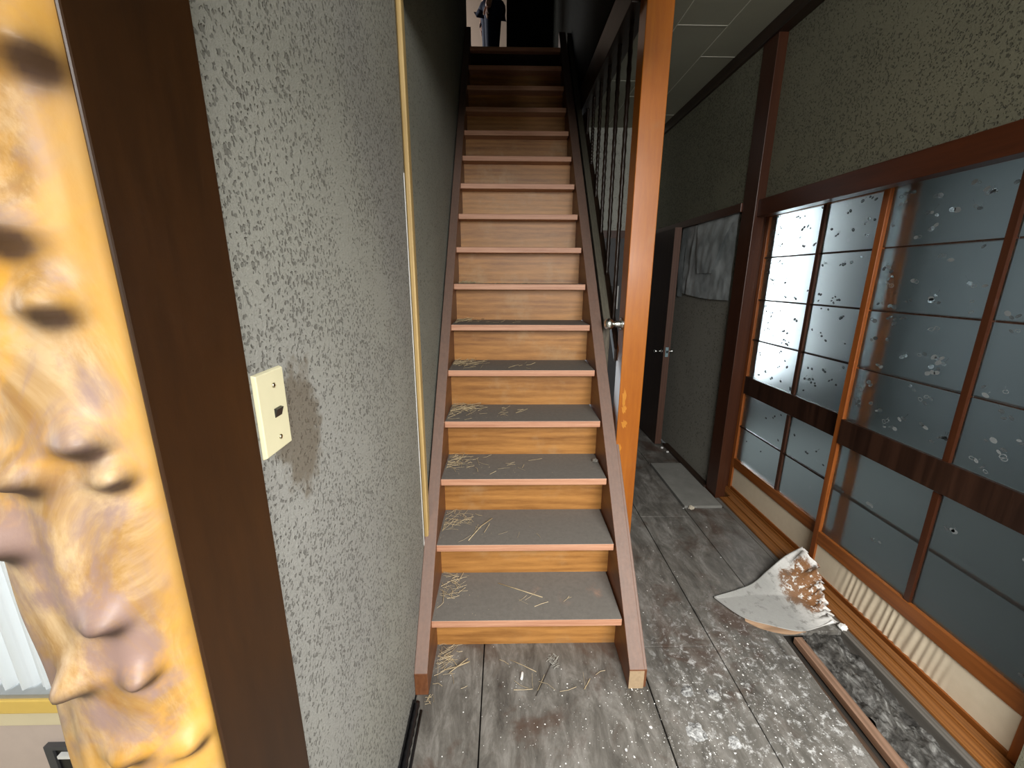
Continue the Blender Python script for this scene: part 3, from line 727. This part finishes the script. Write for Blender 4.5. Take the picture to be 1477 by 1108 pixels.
def sheetmat():
    m, nt, p = newmat('white_sheet_underside'); v = coords(nt, (1, 1, 1), False)
    n = noise(nt, v, 16, 6, .7, .5); n2 = noise(nt, v, 75, 4, .7)
    c = mix(nt, n2, (.62, .62, .60), (.88, .88, .86))
    s = sep(nt, v)
    cx = math_(nt, 'SUBTRACT', s[0], .145); cy = math_(nt, 'SUBTRACT', s[1], .055)
    d = math_(nt, 'SQRT', math_(nt, 'ADD', math_(nt, 'MULTIPLY', cx, cx), math_(nt, 'MULTIPLY', math_(nt, 'MULTIPLY', cy, cy), .55)))
    d2 = math_(nt, 'ADD', d, math_(nt, 'MULTIPLY', math_(nt, 'SUBTRACT', n, .5), .16))
    f = N(nt, 'ShaderNodeMapRange', interpolation_type='SMOOTHSTEP'); nt.links.new(d2, f.inputs['Value'])
    f.inputs['From Min'].default_value = .070; f.inputs['From Max'].default_value = .100; f.inputs['To Min'].default_value = 1; f.inputs['To Max'].default_value = 0
    rust = mix(nt, n2, (.13, .050, .015), (.34, .17, .07))
    fl_ = math_(nt, 'MULTIPLY', f.outputs['Result'], math_(nt, 'SUBTRACT', 1.0, smooth(nt, noise(nt, v, 48, 4, .7), .54, .60)))
    c = mix(nt, fl_, c, rust)
    c = mix(nt, math_(nt, 'MULTIPLY', smooth(nt, noise(nt, v, 26, 5, .65), .54, .68), .6), c, (.12, .10, .08))
    # greyer towards the creased foot of the sheet
    c = mix(nt, math_(nt, 'MULTIPLY', smooth(nt, math_(nt, 'ADD', math_(nt, 'MULTIPLY', s[0], -1.0), math_(nt, 'MULTIPLY', n, .12)), -.10, .06), .7), c, (.20, .205, .195))
    nt.links.new(c, p.inputs['Base Color']); p.inputs['Roughness'].default_value = .75
    bump(nt, p, math_(nt, 'ADD', n, math_(nt, 'MULTIPLY', n2, .5)), .5, .004)
    return m
fs_ = thing('torn_floor_sheet', (1.24, 1.55, 0), 'curled torn white floor sheet with rusty stain leaning against the sliding doors', 'torn sheet')
o = MB().grid(lambda u, v: patch(u, v), 70, 50).build('curled_sheet', sheetmat(), fs_, smooth=True)
so = o.modifiers.new('thick', 'SOLIDIFY'); so.thickness = .0025; so.offset = 0
def ply(u, v):
    a = lerp_curve(FE, .22 + u*.44); w = .026*math.sin(PI*min(1, .12+u*.95))
    d = Vector((-.25, -1, 0)).normalized()
    return a + d*(w*v) + Vector((0, 0, -.001 - (a.z-.003)*v))
o = MB().grid(ply, 30, 4).build('ply_edge', wood('raw_ply_edge', (.16, .09, .05), (.44, .29, .18), 'x', .7), fs_)
so = o.modifiers.new('thick', 'SOLIDIFY'); so.thickness = .004; so.offset = -1
tag(o, 'raw brown ply edge'); o.data.materials[0].name = 'raw_ply_edge'

# pit where the floor edge has rotted away: loose batten, ledge, debris
lb = MB().prism_z([(1.186, -1.0), (1.228, -1.0), (1.243, 1.398), (1.210, 1.398)], -.045, -.016).build('loose_batten', wood('pinkish_raw_batten', (.17, .085, .045), (.36, .21, .135), 'y', .6, dust=.25), bevel=.002)
tag(lb, 'narrow pinkish-brown batten lying in the rotted floor gap', 'batten')
lg = MB().box(1.14, 1.182, -1.0, 1.398, -.06, -.037).build('joist_ledge', wood('damp_joist_wood', (.03, .018, .011), (.085, .052, .034), 'y', .6))
tag(lg, 'dark damp joist between the floor boards and the loose batten', 'joist')
def deb(u, v):
    x = 1.247 + u*.167; y = -.6 + v*2.02
    h = .030*(mnoise.noise(Vector((x*14, y*9, 0)))) + .020*mnoise.noise(Vector((x*38, y*28, 4))) + .009*mnoise.noise(Vector((x*95, y*80, 1)))
    return (x, y, -.024 + h*.75 - .010*math.cos(u*2*PI))
def debmat():
    m, nt, p = newmat('rotten_floor_debris'); v = coords(nt, (1, .45, 1), False)
    n = noise(nt, v, 26, 8, .78, .8); n2 = noise(nt, v, 85, 5, .7)
    c = ramp(nt, n, [(.34, (.010, .009, .008)), (.50, (.075, .072, .066)), (.60, (.22, .22, .21)), (.72, (.60, .61, .60))])
    nt.links.new(c, p.inputs['Base Color']); p.inputs['Roughness'].default_value = .55
    bump(nt, p, math_(nt, 'ADD', n, math_(nt, 'MULTIPLY', n2, .5)), .9, .012)
    return m
o = MB().grid(deb, 60, 420).build('rotted_debris', debmat(), smooth=True)
tag(o, 'dark crumbled debris filling the rotted gap along the door sill', 'debris', kind='stuff')

# ---------------------------------------------------------------- crumbs, straw and small litter
def flake(mb, x, y, z, s, r, mi=0):
    n = r.choice((4, 5, 6)); a0 = r.uniform(0, 6.3); h = s*r.uniform(.15, .5)
    pts = [(x + s*r.uniform(.5, 1)*math.cos(a0+2*PI*j/n), y + s*r.uniform(.5, 1)*math.sin(a0+2*PI*j/n)) for j in range(n)]
    mb.add([(*p_, z) for p_ in pts] + [(x + s*r.uniform(-.2, .2), y, z+h)], [(j, (j+1) % n, n) for j in range(n)] + [tuple(range(n-1, -1, -1))], mi)
r = random.Random(3); mb = MB()
def onfloor(x, y):
    if -.268 < x < .446 and y > 1.36: return False
    if .44 < x < .505 and y > 1.17: return False
    if x < -.27 or x > 1.40: return False
    if x > 1.13 and y < 1.42: return False
    if .585 < x < .705 and 2.02 < y < 2.13: return False
    return True
cl = [(.62, 1.03, .10, .07, 330), (.66, 1.15, .05, .04, 120), (.95, 1.25, .10, .14, 520), (1.0, 1.0, .09, .09, 300), (.45, 1.14, .05, .035, 150), (.22, 1.05, .14, .12, 220),
      (.05, 1.18, .20, .09, 110), (.38, .98, .12, .06, 200), (.80, 1.6, .14, .2, 120), (1.0, 2.1, .16, .25, 90), (1.12, 1.5, .05, .05, 60), (.75, .80, .25, .15, 260), (1.33, 2.9, .05, .08, 30), (1.19, 2.37, .03, .01, 26)]
for cx, cy, sx, sy, n in cl:
    for _ in range(int(n*.55)):
        x = r.gauss(cx, sx); y = r.gauss(cy, sy)
        if not onfloor(x, y): continue
        s = min(.007, .0008 + r.expovariate(1/.0009))
        flake(mb, x, y, .0012 if not (1.166 < x < 1.412 and 2.385 < y < 3.03) else .0092, s, r)
o = mb.build('plaster_crumbs', M_white); tag(o, 'white plaster crumbs scattered over the dusty floor', 'crumbs', kind='stuff')
# dark clods and peeled flakes on the boards by the stair foot
def clod(x, y, sx, sy, h, ang, label, mat):
    n, k = 22, 6; vs, fs = [], []
    ca, sa = math.cos(ang), math.sin(ang)
    for j in range(k):
        q = j/(k-1)
        for i in range(n):
            t = 2*PI*i/n; rr = (1-q*.92)*(1 + .38*mnoise.noise(Vector((math.cos(t)*2+x*9, math.sin(t)*2+y*7, q))))
            u, w = sx*rr*math.cos(t), sy*rr*math.sin(t)
            vs.append((x+u*ca-w*sa, y+u*sa+w*ca, .001 + h*(q**.6)*(1 + .6*mnoise.noise(Vector((u*160, w*160, y*5))))))
    for j in range(k-1):
        for i in range(n): fs.append((j*n+i, j*n+(i+1) % n, (j+1)*n+(i+1) % n, (j+1)*n+i))
    fs += [tuple((k-1)*n+i for i in range(n)), tuple(range(n-1, -1, -1))]
    return tag(MB().add(vs, fs).build('peeling_patch', mat, loc=(x, y, 0)), label, 'peeling patch')
def clodmat(name, lo, hi):
    m, nt, p = newmat(name); v = coords(nt, (1, 1, 1)); n = noise(nt, v, 70, 6, .75, .6)
    nt.links.new(ramp(nt, n, [(.36, lo), (.62, hi)]), p.inputs['Base Color']); p.inputs['Roughness'].default_value = .6; bump(nt, p, n, 1.0, .006); return m
M_clod1 = clodmat('grey_peeling_vinyl', (.022, .020, .018), (.52, .53, .53)); M_clod2 = clodmat('whitish_peeled_vinyl', (.06, .058, .054), (.72, .74, .75))
clod(.655, 1.158, .026, .018, .006, .4, 'grey peeling floor patch right of the stringer foot', M_clod1)
clod(.742, 1.150, .020, .014, .007, -.5, 'small dark raised floor patch nearest the board seam', M_clod1)
clod(.625, 1.018, .034, .030, .004, .2, 'whitish powdery floor patch, largest near the bottom edge', M_clod2)
clod(.735, .985, .020, .020, .006, .9, 'small whitish crumpled floor patch beside the powdery one', M_clod2)

def straws(mb, n, cx, cy, sx, sy, z, r, Lr=(.02, .07), lim=None):
    for _ in range(n):
        x = r.gauss(cx, sx); y = r.gauss(cy, sy); L = r.uniform(*Lr); a = r.gauss(.35, .9); zz = z + .0012 + abs(r.gauss(0, .004))
        dx, dy = L/2*math.cos(a), L/2*math.sin(a)
        if lim:
            x = min(max(x, lim[0]+abs(dx)+.002), lim[1]-abs(dx)-.002); y = min(max(y, lim[2]+abs(dy)+.002), lim[3]-abs(dy)-.002)
        b = r.uniform(-.006, .006)
        mb.tube([(x-dx, y-dy, zz), (x+b*.4, y+b, zz+abs(b)*.5), (x+dx, y+dy, zz + r.uniform(0, .008))], r.choice((.0005, .0007, .0009, .0013)), 4)
words = ['first', 'second', 'third', 'fourth', 'fifth', 'sixth', 'seventh']
r = random.Random(5)
for k, (n, spread) in enumerate([(40, .024), (50, .04), (60, .045), (80, .05), (70, .05), (40, .04), (30, .035)], 1):
    y = Y1 + (k-1)*RUN; z = k*RISE; lim = (-.262, .44, y+.012, y+RUN+.085)
    mb = MB()
    straws(mb, n, -.215, y+.17, spread, .045, z, r, lim=lim); straws(mb, n//6, .0, y+.10, .16, .04, z, r, lim=lim)
    for _ in range(n//2): flake(mb, min(max(r.gauss(-.17, .15), -.26), .43), y+r.uniform(.02, .17), z+.0006, r.uniform(.001, .0026), r)
    tag(mb.build('straw_litter', M_straw), 'broken straw in the left corner of the %s tread from the floor' % words[k-1], 'straw', 'straw litter on the treads', 'stuff')
mb = MB(); straws(mb, 40, -.225, 1.29, .022, .035, 0, r, lim=(-.262, -.1, 1.18, 1.36)); straws(mb, 12, .1, 1.22, .2, .05, 0, r, lim=(-.262, .44, 1.16, 1.36)); straws(mb, 8, -.262, 1.14, .006, .01, 0, r, (.015, .03))
tag(mb.build('straw_litter', M_straw), 'loose straw on the floor in front of the bottom riser', 'straw', kind='stuff')
def stalk(pts, rad, label):
    c_ = Vector(pts[0]); return tag(MB().tube(pts, rad, 6).build('straw_stalk', M_straw, smooth=True, loc=(c_.x, c_.y, c_.z)), label, 'straw')
stalk([(-.025, 1.468, .203), (.06, 1.43, .2032), (.152, 1.388, .2025)], .0019, 'long pale straw lying across the middle of the bottom tread')
stalk([(-.145, 1.475, .402), (-.10, 1.57, .404), (-.052, 1.625, .408)], .0021, 'forked brown stalk slanting across the second tread')
stalk([(-.225, 1.252, .003), (-.18, 1.262, .006), (-.132, 1.281, .009)], .0022, 'thick straw on the floor by the left stringer foot')
stalk([(-.205, 1.268, .005), (-.17, 1.295, .009), (-.145, 1.318, .016)] if False else [(-.205, 1.235, .008), (-.175, 1.258, .013), (-.140, 1.286, .018)], .0016, 'thin straw crossing over the thick floor straw')
stalk([(.022, 1.292, .002), (.07, 1.268, .0025), (.12, 1.24, .002)], .0011, 'bent thin straw on the floor before the bottom riser')
tw = thing('twig', (.16, 1.23, 0), 'dark twig with a pale crumpled tuft before the bottom step', 'twig')
MB().tube([(.112, 1.147, .002), (.145, 1.205, .003), (.172, 1.255, .006), (.185, 1.28, .006)], .0013, 6).build('stem', plain('dark_stem', (.05, .045, .04), .6), tw)
mb = MB(); r = random.Random(9)
for _ in range(22):
    x, y = r.gauss(.190, .010), r.gauss(1.278, .016); mb.tube([(x, y, .003), (x+r.uniform(-.015, .015), y+r.uniform(-.02, .02), r.uniform(.004, .018)), (x+r.uniform(-.02, .02), y+r.uniform(-.02, .02), .004)], .0014, 4)
tag(mb.build('tuft', plain('grey_tuft', (.30, .29, .26), .7, var=.5, nscale=120), tw), 'pale crumpled tuft')
cp = MB().tube([(.062, 1.206, .005), (.064, 1.213, .006), (.067, 1.232, .006), (.067, 1.236, .005)], [.0042, .0052, .0052, .004], 10).build('white_chip', M_white, smooth=True, loc=(.065, 1.22, 0))
tag(cp, 'white finger-shaped chip lying on the floor before the stairs', 'chip')
def lump(x, y, z, s, name, label, cat, mat):
    vs, fs = [], []; n, k = 14, 8
    for j in range(k+1):
        ph = PI*j/k
        for i in range(n):
            t = 2*PI*i/n; d = Vector((math.sin(ph)*math.cos(t), math.sin(ph)*math.sin(t), math.cos(ph)))
            q = s*(1 + .45*mnoise.noise(d*2.3 + Vector((x*10, y*10, 0))))
            vs.append((x+d.x*q, y+d.y*q, z + s*.62 + d.z*q*.62))
    for j in range(k):
        for i in range(n): fs.append((j*n+i, j*n+(i+1) % n, (j+1)*n+(i+1) % n, (j+1)*n+i))
    return tag(MB().add(vs, fs).build(name, mat, loc=(x, y, z)), label, cat)
lump(1.424, 1.415, .004, .017, 'plaster_lump', 'white plaster lump beside the torn sheet and the door sill', 'plaster lump', M_white)
lump(.425, 1.785, .600, .013, 'dust_lump', 'grey lump at the right end of the third tread', 'lump', plain('grey_lump', (.20, .19, .17), .8, var=.4, nscale=90))
lump(1.372, 3.34, .0, .012, 'paper_scrap', 'white scrap on the floor at the foot of the open door', 'scrap', M_white)
lump(1.386, 3.25, .0, .011, 'paper_scrap', 'white scrap against the floor batten, nearer than its neighbour', 'scrap', M_white)
lump(1.20, 2.362, .0, .017, 'paper_scrap', 'pale crumpled scrap at the near corner of the loose floor board', 'scrap', plain('pale_scrap', (.55, .50, .40), .7))

# ---------------------------------------------------------------- person at the head of the stairs
def skin(name, verts, edges, rads, mat, parent, root=0, sub=2):
    me = bpy.data.meshes.new(name); org = wloc(parent)
    me.from_pydata([Vector(v) for v in verts], edges, [])
    o = bpy.data.objects.new(name, me); COL.objects.link(o); o.parent = parent
    me.materials.append(mat)
    s = o.modifiers.new('skin', 'SKIN'); s.use_smooth_shade = True
    lay = me.skin_vertices[0].data if me.skin_vertices else None
    if lay is None:
        bm = bmesh.new(); bm.from_mesh(me); bm.verts.layers.skin.verify(); bm.to_mesh(me); bm.free(); lay = me.skin_vertices[0].data
    for i, q in enumerate(rads): lay[i].radius = q if isinstance(q, tuple) else (q, q); lay[i].use_root = (i == root)
    ss = o.modifiers.new('sub', 'SUBSURF'); ss.levels = sub; ss.render_levels = sub
    return o
M_skin = plain('skin', (.62, .36, .26), .5, var=.05)
M_jean = plain('navy_denim', (.018, .028, .075), .8, var=.2, nscale=150)
M_jack = plain('black_jacket_cloth', (.008, .009, .016), .8, var=.3)
M_hair = plain('black_hair', (.01, .008, .007), .4)
pe = thing('person', (-.125, 5.0, 3.172), 'person in navy jeans and black jacket standing upstairs at the stairhead', 'person')
# body: head, neck, torso, arms, hands as one skin
bv = [(0,0,.98),(0,0,1.15),(0,0,1.32),(0,0,1.40),(0,0,1.47),(0,-.01,1.53),(0,-.015,1.60),(0,-.005,1.67),
      (-.17,0,1.36),(-.205,.01,1.10),(-.165,-.06,.885),(-.145,-.075,.80),
      (.17,0,1.36),(.205,.01,1.10),(.18,-.05,.885),(.17,-.07,.80),
      (-.085,0,.88),(-.085,-.01,.48),(-.085,.02,.08),(-.085,-.09,.035),(.085,0,.88),(.085,-.01,.48),(.085,.02,.08),(.085,-.09,.035)]
be = [(0,1),(1,2),(2,3),(3,4),(4,5),(5,6),(6,7),(3,8),(8,9),(9,10),(10,11),(3,12),(12,13),(13,14),(14,15),(0,16),(16,17),(17,18),(18,19),(0,20),(20,21),(21,22),(22,23)]
br = [(.14,.10),(.13,.10),(.15,.10),(.08,.07),.052,(.062,.075),(.075,.095),(.055,.07),.058,.044,.030,.034,.058,.044,.030,.034,.085,.060,.042,.038,.085,.060,.042,.038]
skin('body', bv, be, br, M_skin, pe)
for s in (-1, 1):
    hx, hy, hz = (-.145, -.075, .80) if s < 0 else (.17, -.07, .80)
    for q, (dx, dy, L) in enumerate([(-.024, .0, .075), (-.008, -.004, .085), (.008, -.004, .08), (.024, .0, .062)]):
        skin('finger', [(hx+dx*.7, hy+dy, hz), (hx+dx, hy+dy-.008, hz-L*.55), (hx+dx*1.05, hy+dy+.006, hz-L)], [(0,1),(1,2)], [.011, .0095, .008], M_skin, pe, sub=1)
    skin('thumb', [(hx-s*.018, hy-.012, hz+.02), (hx-s*.040, hy-.025, hz-.012), (hx-s*.045, hy-.03, hz-.04)], [(0,1),(1,2)], [.012, .011, .009], M_skin, pe, sub=1)
skin('jeans', [(0,0,.97),(-.085,0,.86),(-.085,-.01,.48),(-.085,.015,.09),(.085,0,.86),(.085,-.01,.48),(.085,.015,.09)], [(0,1),(1,2),(2,3),(0,4),(4,5),(5,6)],
     [(.155,.115),.100,.074,.062,.100,.074,.062], M_jean, pe)
skin('jacket', [(0,0,.90),(0,0,1.15),(0,0,1.33),(0,0,1.42),(-.175,0,1.355),(-.21,.01,1.10),(-.170,-.055,.90),(.175,0,1.355),(.21,.01,1.10),(.18,-.045,.90)], [(0,1),(1,2),(2,3),(2,4),(4,5),(5,6),(2,7),(7,8),(8,9)],
     [(.175,.125),(.155,.12),(.165,.115),(.075,.07),.075,.062,.050,.075,.062,.050], M_jack, pe)
skin('hair', [(0,.02,1.69),(0,.05,1.62),(0,.055,1.56)], [(0,1),(1,2)], [(.072,.075),(.08,.06),(.06,.04)], M_hair, pe)
for s in (-1, 1):
    MB().tube([Vector((-.125+s*.03, 5.0-.098, 3.172+1.605)), Vector((-.125+s*.03, 5.0-.105, 3.172+1.605)), Vector((-.125+s*.03, 5.0-.108, 3.172+1.605))], [.011, .010, .004], 10).build('eye', M_black, pe, smooth=True)
skin('nose', [(0,-.10,1.61),(0,-.125,1.575)], [(0,1)], [.008, .013], M_skin, pe, sub=1)
skin('mouth', [(-.022,-.092,1.535),(0,-.100,1.533),(.022,-.092,1.535)], [(0,1),(1,2)], [.004, .007, .004], plain('lips', (.45,.16,.13), .5), pe, sub=1)
for s in (-1, 1):
    skin('shoe', [(s*.085,.04,.035),(s*.085,-.06,.035),(s*.085,-.15,.028)], [(0,1),(1,2)], [.045, .046, .034], M_black, pe, sub=1)
pe.rotation_euler = (0, 0, math.radians(-78))
